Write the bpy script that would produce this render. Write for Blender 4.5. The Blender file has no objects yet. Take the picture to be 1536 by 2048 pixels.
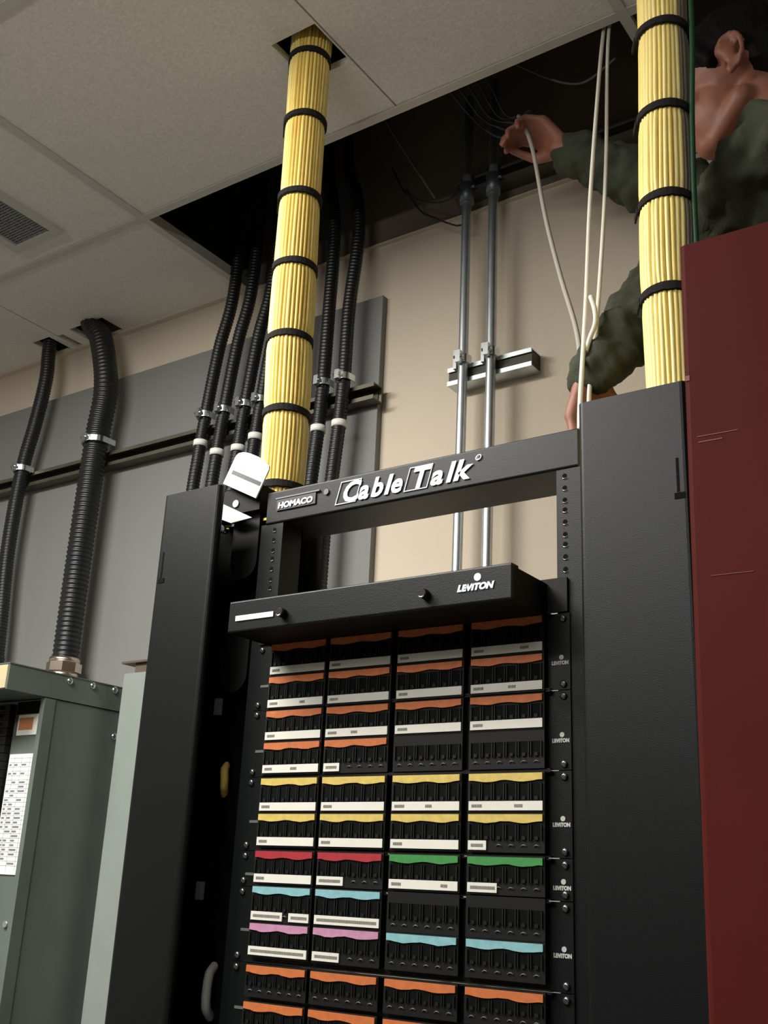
import bpy, math, random
from mathutils import Vector, Matrix
random.seed(4)
ZC = 1.58            # height of the camera above the floor; heights below are given from the camera's level
S = bpy.context.scene
COL = S.collection
# ------------------------------------------------------------------ camera
cam = bpy.data.cameras.new('camera'); co = bpy.data.objects.new('camera', cam); COL.objects.link(co)
X = Vector((0.82367888, -0.15147828, -0.54644985)); Y = Vector((0.56531667, 0.29478586, 0.77040143)); Z = Vector((0.04438661, -0.94348059, 0.32844208))
right = Vector((X[0], Y[0], Z[0])); down = Vector((X[1], Y[1], Z[1])); fwd = Vector((X[2], Y[2], Z[2]))
m = Matrix((( right[0], -down[0], -fwd[0], 0), (right[1], -down[1], -fwd[1], 0), (right[2], -down[2], -fwd[2], ZC), (0, 0, 0, 1)))
co.matrix_world = m
cam.sensor_fit = 'VERTICAL'; cam.sensor_height = 36.0; cam.lens = 36.0 * 2168.08 / 2048.0
cam.clip_start = 0.02; cam.clip_end = 50
S.camera = co
# ------------------------------------------------------------------ world, lights, exposure
w = bpy.data.worlds.new('world'); S.world = w; w.use_nodes = True
w.node_tree.nodes['Background'].inputs[0].default_value = (0.5, 0.55, 0.6, 1); w.node_tree.nodes['Background'].inputs[1].default_value = 0.02
def area(name, loc, sx, sy, power, color, rot=(0, 0, 0)):
    l = bpy.data.lights.new(name, 'AREA'); l.shape = 'RECTANGLE'; l.size = sx; l.size_y = sy; l.energy = power; l.color = color
    o = bpy.data.objects.new(name, l); o.location = (loc[0], loc[1], loc[2] + ZC); o.rotation_euler = rot; COL.objects.link(o)
area('ceiling_lamp', (-1.8, 0.25, 1.49), 1.2, 0.5, 92, (1.0, 0.97, 0.91))
area('ceiling_lamp', (-1.4, -1.0, 1.49), 1.2, 0.6, 36, (1.0, 0.97, 0.92))
area('ceiling_fill_light', (-0.8, -1.3, 0.95), 1.2, 0.4, 64, (0.97, 0.98, 1.0), (math.pi, 0, 0))  # added unseen fill light, aimed up to brighten the ceiling
vs = S.view_settings; vs.view_transform = 'Standard'; vs.look = 'None'; vs.gamma = 1.0; vs.exposure = 0.0; vs.use_curve_mapping = False

# ------------------------------------------------------------------ helpers
def srgb(c): return tuple((v / 255 / 12.92) if v / 255 <= 0.04045 else ((v / 255 + 0.055) / 1.055) ** 2.4 for v in c) + (1,)
MATS = {}
def mat(name, rgb, rough=0.6, metal=0.0, noise=0.0, scale=20.0, bump=0.0, bscale=80.0, spec=0.5, stretch=(1, 1, 1), trans=0.0):
    if name in MATS: return MATS[name]
    M = bpy.data.materials.new(name); M.use_nodes = True; nt = M.node_tree; b = nt.nodes['Principled BSDF']
    c = srgb(rgb); b.inputs['Base Color'].default_value = c; b.inputs['Roughness'].default_value = rough; b.inputs['Metallic'].default_value = metal
    b.inputs['Specular IOR Level'].default_value = spec
    tc = nt.nodes.new('ShaderNodeTexCoord'); mp = nt.nodes.new('ShaderNodeMapping'); mp.inputs['Scale'].default_value = stretch
    nt.links.new(tc.outputs['Object'], mp.inputs['Vector'])
    n = nt.nodes.new('ShaderNodeTexNoise'); n.inputs['Scale'].default_value = scale; n.inputs['Detail'].default_value = 5
    nt.links.new(mp.outputs[0], n.inputs['Vector'])
    r = nt.nodes.new('ShaderNodeValToRGB'); k = max(noise, 0.02)
    r.color_ramp.elements[0].position = 0.3; r.color_ramp.elements[1].position = 0.7
    r.color_ramp.elements[0].color = tuple(v * (1 - k) for v in c[:3]) + (1,); r.color_ramp.elements[1].color = tuple(min(1, v * (1 + k)) for v in c[:3]) + (1,)
    nt.links.new(n.outputs['Fac'], r.inputs[0]); nt.links.new(r.outputs[0], b.inputs['Base Color'])
    if bump:
        n2 = nt.nodes.new('ShaderNodeTexNoise'); n2.inputs['Scale'].default_value = bscale; n2.inputs['Detail'].default_value = 4
        nt.links.new(mp.outputs[0], n2.inputs['Vector'])
        bp = nt.nodes.new('ShaderNodeBump'); bp.inputs['Strength'].default_value = bump; bp.inputs['Distance'].default_value = 0.002
        nt.links.new(n2.outputs['Fac'], bp.inputs['Height']); nt.links.new(bp.outputs[0], b.inputs['Normal'])
    MATS[name] = M; return M
class MB:
    def __init__(s): s.v = []; s.f = []; s.m = []; s.sm = []
    def add(s, vs_, fs_, mi=0, sm=False):
        o = len(s.v); s.v += [Vector(v) for v in vs_]; s.f += [tuple(o + i for i in f) for f in fs_]; s.m += [mi] * len(fs_); s.sm += [sm] * len(fs_); return s
    def box(s, x0, x1, y0, y1, z0, z1, mi=0):
        x0, x1 = min(x0, x1), max(x0, x1); y0, y1 = min(y0, y1), max(y0, y1); z0, z1 = min(z0, z1), max(z0, z1)
        return s.add([(x0, y0, z0), (x1, y0, z0), (x1, y1, z0), (x0, y1, z0), (x0, y0, z1), (x1, y0, z1), (x1, y1, z1), (x0, y1, z1)],
              [(0, 3, 2, 1), (4, 5, 6, 7), (0, 1, 5, 4), (1, 2, 6, 5), (2, 3, 7, 6), (3, 0, 4, 7)], mi)
    def bbox(s, x0, x1, y0, y1, z0, z1, r, seg=3, mi=0, axis='z'):
        # box whose four edges along one axis are rounded
        P = []
        A = {'z': (x0, x1, y0, y1, z0, z1), 'x': (y0, y1, z0, z1, x0, x1), 'y': (z0, z1, x0, x1, y0, y1)}[axis]
        a0, a1, b0, b1, c0, c1 = A
        for (ca, cb, st) in ((a1 - r, b1 - r, 0), (a0 + r, b1 - r, 1), (a0 + r, b0 + r, 2), (a1 - r, b0 + r, 3)):
            for k in range(seg + 1):
                t = (st + k / seg) * math.pi / 2; P.append((ca + r * math.cos(t), cb + r * math.sin(t)))
        n = len(P)
        def tr(a, b, c): return {'z': (a, b, c), 'x': (c, a, b), 'y': (b, c, a)}[axis]
        V_ = [tr(a, b, c0) for a, b in P] + [tr(a, b, c1) for a, b in P]
        return s.add(V_, [tuple(range(n))[::-1], tuple(range(n, 2 * n))] + [(i, (i + 1) % n, n + (i + 1) % n, n + i) for i in range(n)], mi)
    def tube(s, path, r, sides=10, mi=0, cap=True, rf=None, smooth=True):
        P = [Vector(p) for p in path]; n = len(P); T = []
        for i in range(n): T.append((P[min(i + 1, n - 1)] - P[max(i - 1, 0)]).normalized())
        up = Vector((0, 0, 1)) if abs(T[0].z) < 0.9 else Vector((1, 0, 0))
        N = (up - T[0] * up.dot(T[0])).normalized(); V_ = []; F = []
        for i in range(n):
            N = (N - T[i] * N.dot(T[i])).normalized(); B = T[i].cross(N); rr = rf(i) if rf else r
            for k in range(sides):
                a = 2 * math.pi * k / sides; V_.append(P[i] + (N * math.cos(a) + B * math.sin(a)) * rr)
        for i in range(n - 1):
            for k in range(sides):
                k2 = (k + 1) % sides; F.append((i * sides + k, i * sides + k2, (i + 1) * sides + k2, (i + 1) * sides + k))
        s.add(V_, F, mi, smooth)
        if cap:
            o = len(s.v) - len(V_); s.f.append(tuple(o + k for k in range(sides))[::-1]); s.f.append(tuple(o + (n - 1) * sides + k for k in range(sides))); s.m += [mi, mi]; s.sm += [False, False]
        return s
    def cyl(s, p0, p1, r, sides=16, mi=0): return s.tube([p0, p1], r, sides, mi)
    def ell(s, c, r, rot=None, seg=16, rings=10, mi=0):
        V_ = []; F = []
        for i in range(rings + 1):
            ph = math.pi * i / rings
            for k in range(seg):
                a = 2 * math.pi * k / seg; v = Vector((r[0] * math.sin(ph) * math.cos(a), r[1] * math.sin(ph) * math.sin(a), r[2] * math.cos(ph)))
                if rot: v = rot @ v
                V_.append(Vector(c) + v)
        for i in range(rings):
            for k in range(seg):
                k2 = (k + 1) % seg; F.append((i * seg + k, (i + 1) * seg + k, (i + 1) * seg + k2, i * seg + k2))
        return s.add(V_, F, mi, True)
    def cap(s, a, b, ra, rb, seg=14):   # tapered limb with round ends
        a = Vector(a); b = Vector(b); n = 6; P = []; R = []
        d = (b - a).normalized()
        for i in range(n + 1):
            t = math.pi / 2 * i / n; P.append(a - d * ra * math.cos(t)); R.append(max(ra * math.sin(t), 1e-4))
        for i in range(n + 1):
            t = math.pi / 2 * i / n; P.append(b + d * rb * math.sin(t)); R.append(max(rb * math.cos(t), 1e-4))
        return s.tube(P, 1, seg, rf=lambda i: R[i])
def empty(name, loc):
    o = bpy.data.objects.new(name, None); o.location = (loc[0], loc[1], loc[2] + ZC); o.empty_display_size = 0.05; COL.objects.link(o); return o
def build(name, mb, mats, parent=None, origin=None, smooth=None, auto=False):
    if not isinstance(mats, (list, tuple)): mats = [mats]
    me = bpy.data.meshes.new(name)
    if parent is not None:
        L = Vector((0, 0, 0)); p = parent
        while p is not None: L += p.location; p = p.parent
        base = L
    else:
        c = origin or (sum((v.x for v in mb.v)) / len(mb.v), sum((v.y for v in mb.v)) / len(mb.v), min(v.z for v in mb.v))
        base = Vector((c[0], c[1], c[2] + ZC))
    me.from_pydata([tuple(v + Vector((0, 0, ZC)) - base) for v in mb.v], [], mb.f)
    for mm in mats: me.materials.append(mm)
    me.polygons.foreach_set('material_index', mb.m); me.polygons.foreach_set('use_smooth', mb.sm if smooth is None else [smooth] * len(mb.f))
    me.update()
    o = bpy.data.objects.new(name, me); COL.objects.link(o)
    if parent is not None: o.parent = parent
    else: o.location = base
    return o
def tag(o, label=None, cat=None, group=None, kind=None):
    if label: o['label'] = label
    if cat: o['category'] = cat
    if group: o['group'] = group
    if kind: o['kind'] = kind
    return o
def struct(name, mb, m_): o = build(name, mb, m_); o['kind'] = 'structure'; return o
def copy_part(o, parent, offset):   # linked-mesh copy moved by an offset inside the same parent
    c = o.copy(); COL.objects.link(c); c.parent = parent; c.location = o.location + Vector(offset); return c
def text_mb(body, size, x, y, z, bold=0.0, shear=0.0, ext=0.0004, align='LEFT', sx=1.0, mi=0, mb=None, spacing=1.0):
    cu = bpy.data.curves.new('t', 'FONT'); cu.body = body; cu.size = size; cu.offset = bold; cu.shear = shear; cu.extrude = ext; cu.align_x = align; cu.space_character = spacing
    cu.resolution_u = 3
    ob = bpy.data.objects.new('t', cu); COL.objects.link(ob)
    dg = bpy.context.evaluated_depsgraph_get(); me = bpy.data.meshes.new_from_object(ob.evaluated_get(dg))
    mb = mb or MB()
    mb.add([(x + v.co.x * sx, y - v.co.z, z + v.co.y) for v in me.vertices], [tuple(p.vertices) for p in me.polygons], mi)
    bpy.data.objects.remove(ob); bpy.data.curves.remove(cu); bpy.data.meshes.remove(me); return mb
def smooth_path(pts, n=8):
    P = [Vector(p) for p in pts]; P = [P[0] * 2 - P[1]] + P + [P[-1] * 2 - P[-2]]; out = []
    for i in range(1, len(P) - 2):
        for k in range(n):
            t = k / n; a, b, c, d = P[i - 1], P[i], P[i + 1], P[i + 2]
            out.append(0.5 * ((2 * b) + (c - a) * t + (2 * a - 5 * b + 4 * c - d) * t * t + (3 * b - a - 3 * c + d) * t ** 3))
    out.append(P[-2]); return out
def resample(pts, step):
    out = [pts[0]]; acc = 0
    for i in range(1, len(pts)):
        a, b = pts[i - 1], pts[i]; L = (b - a).length
        while acc + L >= step:
            t = (step - acc) / L; a = a.lerp(b, t); out.append(a); L = (b - a).length; acc = 0
        acc += L
    out.append(pts[-1]); return out

# ------------------------------------------------------------------ materials
WALL = mat('beige_wall_paint', (206, 192, 172), 0.75, noise=0.03, scale=3, bump=0.15, bscale=250)
WOTH = mat('pale_room_paint', (190, 184, 172), 0.8, noise=0.03, scale=3)
FLR = mat('grey_floor_tile', (96, 95, 92), 0.5, noise=0.15, scale=6)
TILE = mat('mineral_ceiling_tile', (224, 221, 214), 0.9, noise=0.07, scale=140, bump=0.5, bscale=160)
TBAR = mat('ceiling_grid_enamel', (196, 194, 186), 0.5, noise=0.03, scale=30)
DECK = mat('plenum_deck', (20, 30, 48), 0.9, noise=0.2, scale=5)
BOARD = mat('grey_painted_backboard', (122, 122, 120), 0.6, noise=0.05, scale=5, bump=0.1, stretch=(1, 1, 0.2))
BLK = mat('black_powder_coat', (7, 11, 11), 0.40, noise=0.05, scale=60, bump=0.15, bscale=900, spec=0.27)
BLK2 = mat('black_plastic', (6, 7, 7), 0.6, spec=.25, noise=0.05, scale=60)
DARK = mat('dark_recess', (4, 5, 5), 0.8, spec=.1)  # near black painted in for the shade inside ports, holes and slots
GALV = mat('galvanised_steel', (200, 208, 210), 0.36, metal=0.9, noise=0.1, scale=30)
ZINC = mat('bright_zinc', (225, 232, 235), 0.22, metal=1.0, noise=0.06, scale=40)
EMT = mat('conduit_steel', (200, 208, 212), 0.33, metal=0.85, noise=0.05, scale=30)
STRUT = mat('olive_strut_steel', (98, 94, 82), 0.5, metal=0.55, noise=0.12, scale=20)
PNL = mat('panelboard_grey_green', (106, 116, 109), 0.42, metal=0.25, noise=0.07, scale=7)
PNL2 = mat('panelboard_lit_tone', (190, 178, 140), 0.5, noise=0.04)  # paler, warmer tone for the cap face that catches the light
CORR = mat('black_corrugated_conduit', (24, 26, 28), 0.36, noise=0.08, scale=40)
YEL = mat('yellow_cable_jacket', (250, 222, 124), 0.45, noise=0.05, scale=25)
YEL2 = mat('pale_yellow_cable_jacket', (252, 232, 152), 0.45, noise=0.05, scale=25)
YEL3 = mat('ochre_cable_jacket', (230, 196, 98), 0.5, noise=0.05, scale=25)
GRYC = mat('grey_cable_jacket', (140, 130, 116), 0.5, noise=0.05, scale=25)
VELC = mat('black_hook_tie', (20, 18, 18), 0.95, noise=0.2, scale=200, bump=0.6, bscale=500)
LABW = mat('off_white_label', (206, 204, 194), 0.6, noise=0.03)
WHT = mat('white_label_paper', (238, 238, 230), 0.6, noise=0.02)
PRINT = mat('grey_label_print', (110, 108, 100), 0.7)
INK = mat('dark_ink', (60, 60, 58), 0.7)
LOGO = mat('silver_print', (214, 220, 228), 0.5)
WCAB = mat('white_cable_jacket', (226, 222, 208), 0.45, noise=0.03)
GCAB = mat('green_cable_jacket', (16, 66, 36), 0.5)
KCAB = mat('dark_cable_jacket', (30, 32, 34), 0.5)
RED = mat('dark_red_paint', (74, 25, 21), 0.6, noise=0.1, scale=4, bump=0.05, bscale=300, spec=.06)
REDW = mat('worn_red_paint', (112, 56, 50), 0.6)
SKIN = mat('skin', (148, 96, 76), 0.55, noise=0.06, scale=18, bump=0.1, bscale=200)
HAIR = mat('black_hair', (9, 9, 10), 0.75, spec=.2, noise=0.3, scale=90, bump=0.8, bscale=160, stretch=(1, 1, 0.25))
SHIRT = mat('olive_green_cloth', (56, 60, 44), 0.9, noise=0.22, scale=14, bump=0.4, bscale=300)
TROU = mat('dark_work_cloth', (34, 36, 40), 0.9, noise=0.1)
LEATH = mat('dark_boot_leather', (40, 30, 24), 0.6)
ALU = mat('ladder_aluminium', (170, 172, 174), 0.4, metal=0.8)
COLR = {'o': mat('orange_icon_strip', (178, 96, 46), 0.6, noise=0.12, scale=120), 'y': mat('yellow_icon_strip', (190, 166, 84), 0.6, noise=0.12, scale=120),
        'r': mat('red_icon_strip', (148, 22, 34), 0.6, noise=0.12, scale=120), 'g': mat('green_icon_strip', (46, 122, 54), 0.6, noise=0.12, scale=120),
        'b': mat('light_blue_icon_strip', (118, 166, 172), 0.6, noise=0.12, scale=120), 'p': mat('pink_icon_strip', (172, 122, 150), 0.6, noise=0.12, scale=120)}
CNAME = {'o': 'orange', 'y': 'yellow', 'r': 'red', 'g': 'green', 'b': 'light blue', 'p': 'pink'}

# ------------------------------------------------------------------ the room
FZ = -ZC; CZ = 1.5; DZ = 2.15; WY = 1.868
struct('floor', MB().box(-4.2, 2.2, -3.2, WY + 0.1, FZ - 0.05, FZ), FLR)
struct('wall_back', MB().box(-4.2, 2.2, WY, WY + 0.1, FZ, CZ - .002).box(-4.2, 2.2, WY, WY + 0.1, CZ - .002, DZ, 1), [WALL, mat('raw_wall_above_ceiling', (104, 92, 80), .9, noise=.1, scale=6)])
struct('wall_left', MB().box(-4.3, -4.2, -3.2, WY + 0.1, FZ, DZ), WOTH)
struct('wall_right', MB().box(2.2, 2.3, -3.2, WY + 0.1, FZ, DZ), WOTH)
struct('wall_front', MB().box(-4.3, 2.3, -3.3, -3.2, FZ, DZ), mat('dim_far_wall', (74, 72, 68), .8))  # unseen wall, colour darkened so the doors reflect an unlit room side
struct('trim_1', MB().box(-4.2, -1.8, WY - 0.018, WY, CZ - 0.002, CZ + 0.012).box(-1.8, 2.2, WY - 0.012, WY, CZ - 0.002, CZ + 0.001), WALL)
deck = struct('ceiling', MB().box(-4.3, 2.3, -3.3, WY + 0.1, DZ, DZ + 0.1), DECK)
# grid of lay-in tiles; each tile is its own piece, T-bars between them
def tile_mb(x0, x1, y0, y1, holes=()):
    xs = sorted({x0, x1} | {min(max(h[i], x0), x1) for h in holes for i in (0, 1)}); ys = sorted({y0, y1} | {min(max(h[i], y0), y1) for h in holes for i in (2, 3)})
    mb = MB()
    for i in range(len(xs) - 1):
        for j in range(len(ys) - 1):
            cx = (xs[i] + xs[i + 1]) / 2; cy = (ys[j] + ys[j + 1]) / 2
            if any(h[0] < cx < h[1] and h[2] < cy < h[3] for h in holes): continue
            mb.box(xs[i], xs[i + 1], ys[j], ys[j + 1], CZ + 0.004, CZ + 0.02)
    return mb
T = 0.010
rows = [(1.478, WY), (0.868, 1.478), (0.258, 0.868), (-0.352, 0.258), (-0.962, -0.352), (-1.572, -0.962), (-2.182, -1.572), (-3.2, -2.182)]
cols = [(-4.2, -3.02), (-3.02, -1.8), (-1.8, -0.575), (-0.575, 0.64), (0.64, 2.2)]
HB = (-1.168, -1.064, 1.205, 1.318); HR = (-0.49, -0.37, 1.19, 1.31)
def ctile(x0, x1, y0, y1, holes=()): build('ceiling_tile', tile_mb(x0 + T * .6, x1 - T * .6, y0 + T * .6, y1 - T * .6, holes), TILE, deck)
for j, (y0, y1) in enumerate(rows):
    for i, (x0, x1) in enumerate(cols):
        if j == 0 and i in (2, 3): continue                 # the missing tiles along the wall
        if j == 0 and i == 1:
            build('ceiling_tile', tile_mb(x0 + .006, -2.475, y0 + .006, y1 - .002, [(-2.575, -2.5, 1.765, 1.9)]), TILE, deck)
            build('ceiling_tile', tile_mb(-2.471, x1 - .006, y0 + .006, y1 - .002, [(-2.471, -2.45, 1.775, 1.9), (-2.41, -2.27, 1.765, 1.9)]), TILE, deck); continue
        if j == 1 and i == 1:
            ctile(x0, x1, y0, y1, [(-2.185, -2.02, 0.94, 1.41)]); continue
        if j == 1 and i == 2:
            build('ceiling_tile', tile_mb(x0 + .006, -1.061, y0 + .006, y1 - .006, [HB]), TILE, deck)
            build('ceiling_tile', tile_mb(-1.057, x1 - .006, y0 + .006, y1 - .006), TILE, deck); continue
        if j == 1 and i == 3:
            ctile(x0, x1, y0, y1, [HR]); continue
        ctile(x0, x1, y0, y1)
for y in [1.478, 0.868, 0.258, -0.352, -0.962, -1.572, -2.182]:
    build('ceiling_grid_bar', MB().box(-4.2, 2.2, y - T, y + T, CZ, CZ + 0.003).box(-4.2, 2.2, y - 0.001, y + 0.001, CZ + 0.003, CZ + 0.035), TBAR, deck)
for x in [-3.02, -1.8, -0.575, 0.64]:
    build('ceiling_grid_bar', MB().box(x - T, x + T, -3.2, WY, CZ - 0.0008, CZ + 0.0025).box(x - 0.001, x + 0.001, -3.2, WY, CZ + 0.0025, CZ + 0.035), TBAR, deck)
# slot diffuser in the tile left of the hole
v = empty('ceiling_vent', (-2.1, 1.175, CZ - 0.003)); tag(v, 'long narrow grey perforated air vent let into the ceiling tile at far left', 'vent')
fr = MB()
for a in ((-2.192, -2.166, .935, 1.415), (-2.036, -2.012, .935, 1.415), (-2.166, -2.036, .935, .96), (-2.166, -2.036, 1.392, 1.415)): fr.box(a[0], a[1], a[2], a[3], CZ - 0.004, CZ + 0.01)
build('vent_frame', fr, TBAR, v)
g = MB()
for k in range(54): g.box(-2.166, -2.036, .961 + k * .008, .961 + k * .008 + .0045, CZ + 0.002, CZ + 0.006)
for k in range(6): g.box(-2.148 + k * .02, -2.146 + k * .02, .96, 1.392, CZ + 0.001, CZ + 0.005)
o = build('vent_grille', g, mat('grey_vent_enamel', (132, 134, 134), .6), v); o['kind'] = 'stuff'
build('vent_backing', MB().box(-2.18, -2.02, .95, 1.40, CZ + 0.02, CZ + 0.03), DARK, v)

# ------------------------------------------------------------------ backboard, struts
o = build('backboard', MB().box(-4.0, -1.344, WY - 0.019, WY - .0015, -1.0, 1.345), BOARD); tag(o, 'grey painted plywood backboard fixed to the beige wall behind the black conduits', 'board')
BY = WY - 0.019
def strut(x0, x1, z0, z1, y0, y1, m_):
    mb = MB(); t = .003; mb.box(x0, x1, y1 - t, y1, z0, z1)
    mb.box(x0, x1, y0, y1 - t, z1 - t, z1); mb.box(x0, x1, y0, y1 - t, z0, z0 + t); mb.box(x0, x1, y0, y0 + t, z0 + t, z0 + .010); mb.box(x0, x1, y0, y0 + t, z1 - .010, z1 - t); return mb
s1 = empty('strut_channel', (-2.04, 1.83, 1.056)); tag(s1, 'long olive steel strut channel running across the grey backboard behind black conduits', 'strut')
build('channel', strut(-3.2, -1.332, 1.056, 1.097, BY - .036, BY, STRUT), STRUT, s1)
build('slot_shade_strip', MB().box(-3.2, -1.34, BY - .006, BY - .003, 1.062, 1.09), mat('slot_shade_grey', (70, 68, 60), .6, metal=.5), s1)  # dark strip added as the shade inside the open channel
s2 = empty('strut_channel', (-1.03, 1.85, 1.045)); tag(s2, 'short shiny steel strut bracket on the beige wall holding two straight pipes', 'strut')
build('channel', strut(-1.14, -0.935, 1.044, 1.086, WY - .045, WY, ZINC), GALV, s2)
build('slot_shade_strip', MB().box(-1.139, -.936, WY - .040, WY - .004, 1.049, 1.081), mat('slot_shade_grey', (70, 68, 60), .6, metal=.5), s2)  # shade within the bracket's slot, put in as a dark filler
s3 = empty('strut_channel', (-.95, 1.85, 1.54)); tag(s3, 'dark strut channel above ceiling level behind the pipe tops', 'strut')
build('channel', strut(-1.14, -0.62, 1.53, 1.571, WY - .045, WY, STRUT), STRUT, s3)

# ------------------------------------------------------------------ conduits
def corrugated(pts, r, pitch, mb=None, amp=.10):
    P = resample(smooth_path(pts, 10), pitch / 4); mb = mb or MB()
    mb.tube(P, r, 14, rf=lambda i: r * (1 - amp * (0, .5, 1, .5)[i % 4])); return mb
def ring(cx, cy, z, r, h, mb=None, sides=20, mi=0): mb = mb or MB(); mb.tube([(cx, cy, z - h / 2), (cx, cy, z + h / 2)], r, sides, mi); return mb
def clamp(parent, cx, cy, z, r, y_back, w=.014):
    mb = MB()
    n = 14; pts = [(cx - r - .003, y_back)] + [(cx + (r + .002) * math.cos(math.pi + math.pi * k / n), cy + (r + .002) * math.sin(math.pi + math.pi * k / n)) for k in range(n + 1)] + [(cx + r + .003, y_back)]
    V_ = []; F = []
    for (x, y) in pts: V_ += [(x, y, z - w / 2), (x, y, z + w / 2)]
    off = [(x + (x - cx) * .1, y - .0025) for x, y in pts]
    for (x, y) in off: V_ += [(x, y, z - w / 2), (x, y, z + w / 2)]
    m_ = len(pts) * 2
    for i in range(len(pts) - 1):
        a = 2 * i; F += [(a, a + 1, a + 3, a + 2), (m_ + a, m_ + a + 2, m_ + a + 3, m_ + a + 1), (a + 1, m_ + a + 1, m_ + a + 3, a + 3), (a, a + 2, m_ + a + 2, m_ + a)]
    mb.add(V_, F)
    mb.box(cx - .006, cx + .006, cy - r - .014, cy - r - .002, z - w * .7, z + w * .7); mb.cyl((cx - .011, cy - r - .009, z), (cx + .011, cy - r - .009, z), .004, 8)
    return build('pipe_clamp', mb, ZINC, parent)
FY = BY - .036
def black_conduit(name_label, pts, r, tape=None, zc=1.105, pitch=.0088, group=None, clampw=.016):
    o = empty('black_conduit', (pts[-1][0], pts[-1][1], pts[-1][2])); tag(o, name_label, 'conduit', group)
    build('conduit_tube', corrugated(pts, r, pitch), CORR, o)
    P = smooth_path(pts, 10); q = min(P, key=lambda p: abs(p.z - zc)); clamp(o, q.x, q.y, zc + .02 * 0, r, FY - .0005, clampw)
    if tape:
        q = min(P, key=lambda p: abs(p.z - tape)); build('white_tape_band', ring(q.x, q.y, tape, r + .0015, .016), WHT, o)
    return o
def cy(r): return FY - r - .001
r = .0165
for (x0, dx, tp, lab) in [(-1.862, 1, 1.04, 'leftmost of the thin black conduits between the thick conduit and the left yellow bundle'),
                     (-1.798, 1, 1.003, 'second thin black conduit right of the thick conduit, white tape below its clamp'),
                     (-1.728, 1, 1.0, 'third thin black conduit right of the thick conduit, just left of the yellow bundle'),
                     (-1.676, 1, 1.02, 'thin black conduit partly hidden by the left edge of the yellow bundle')]:
    y = cy(r)
    black_conduit(lab, [(x0 + .075, y, 1.8), (x0 + .074, y, 1.46), (x0 + .042, y, 1.3), (x0 + .018, y, 1.11), (x0 + .008, y, 1.0), (x0, y, .9), (x0 - .012, y, .6), (x0 - .012, y, FZ)], r, tp, 1.115, group='thin black conduits on the backboard')
for (x0, xt, xtt, tp, lab) in [(-1.545, -1.535, -1.555, 1.0, 'thin black conduit hidden behind the right edge of the yellow bundle'),
                          (-1.464, -1.462, -1.495, 1.0, 'thin black conduit just right of the yellow bundle, second from the board edge'),
                          (-1.403, -1.388, -1.435, 1.0, 'rightmost thin black conduit, nearest the right edge of the backboard')]:
    y = cy(r)
    black_conduit(lab, [(xtt - .02, y, 1.95), (xtt, y, 1.72), (xt - .01, y, 1.6), (xt, y, 1.48), (x0, y, 1.3), (x0 - .002, y, 1.12), (x0 - .008, y, 1.0), (x0 - .02, y, .85), (x0 - .033, y, .6), (x0 - .036, y, FZ)], r, tp, 1.115, group='thin black conduits on the backboard')
r = .021; y = cy(r)
black_conduit('thin black conduit at far left rising into a cut hole in the ceiling', [(-2.535, y, 1.75), (-2.528, y, 1.5), (-2.518, y, 1.38), (-2.535, y, 1.24), (-2.56, y, 1.1), (-2.566, y, .86), (-2.54, y, .58), (-2.53, y, .3), (-2.53, y, FZ)], r, None, 1.10)
r = .034; y = cy(r)
cb = black_conduit('thick black corrugated conduit dropping from the ceiling to the grey electrical panel', [(-2.36, y, 1.72), (-2.335, y, 1.53), (-2.275, y, 1.44), (-2.225, y, 1.28), (-2.232, y, 1.13), (-2.236, y, .88), (-2.236, y, .68), (-2.234, y, .50)], r, None, 1.115, .0125)
cm = MB(); cm.tube([(-2.234, y, .448), (-2.234, y, .466)], .046, 8, smooth=False); cm.cyl((-2.234, y, .466), (-2.234, y, .482), .038, 20); cm.tube([(-2.234, y, .482), (-2.234, y, .505)], .044, 8, smooth=False); cm.cyl((-2.234, y, .505), (-2.234, y, .518), .039, 20)
build('conduit_fitting', cm, mat('bright_fitting', (232, 214, 200), .25, metal=1), cb)
def emt(label, x, y, top):
    o = empty('steel_pipe', (x, y, FZ)); tag(o, label, 'pipe', 'straight steel pipes on the beige wall'); r = .0108
    build('pipe', MB().tube([(x - .008, y, FZ), (x - .004, y, .6), (x, y, 1.1), (x, y, 1.5), (x + .002, y, top)], r, 18), EMT, o)
    build('coupling', ring(x, y, 1.515, r + .006, .05).tube([(x + r + .004, y - .006, 1.525), (x + r + .014, y - .006, 1.525)], .004, 8), mat('dull_coupling', (120, 126, 130), .45, metal=.8), o)
    clamp(o, x, y, 1.09, r, WY - .0455, .02)
    mb = MB().box(x - r - .010, x - r - .002, y - .008, y + .012, 1.07, 1.115); build('clamp_ear', mb, ZINC, o)
emt('left straight shiny steel pipe rising past the short strut on the beige wall', -1.093, WY - .045 - .0125, 1.78)
emt('right straight shiny steel pipe rising past the short strut on the beige wall', -1.024, WY - .045 - .0125, 1.80)

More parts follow.
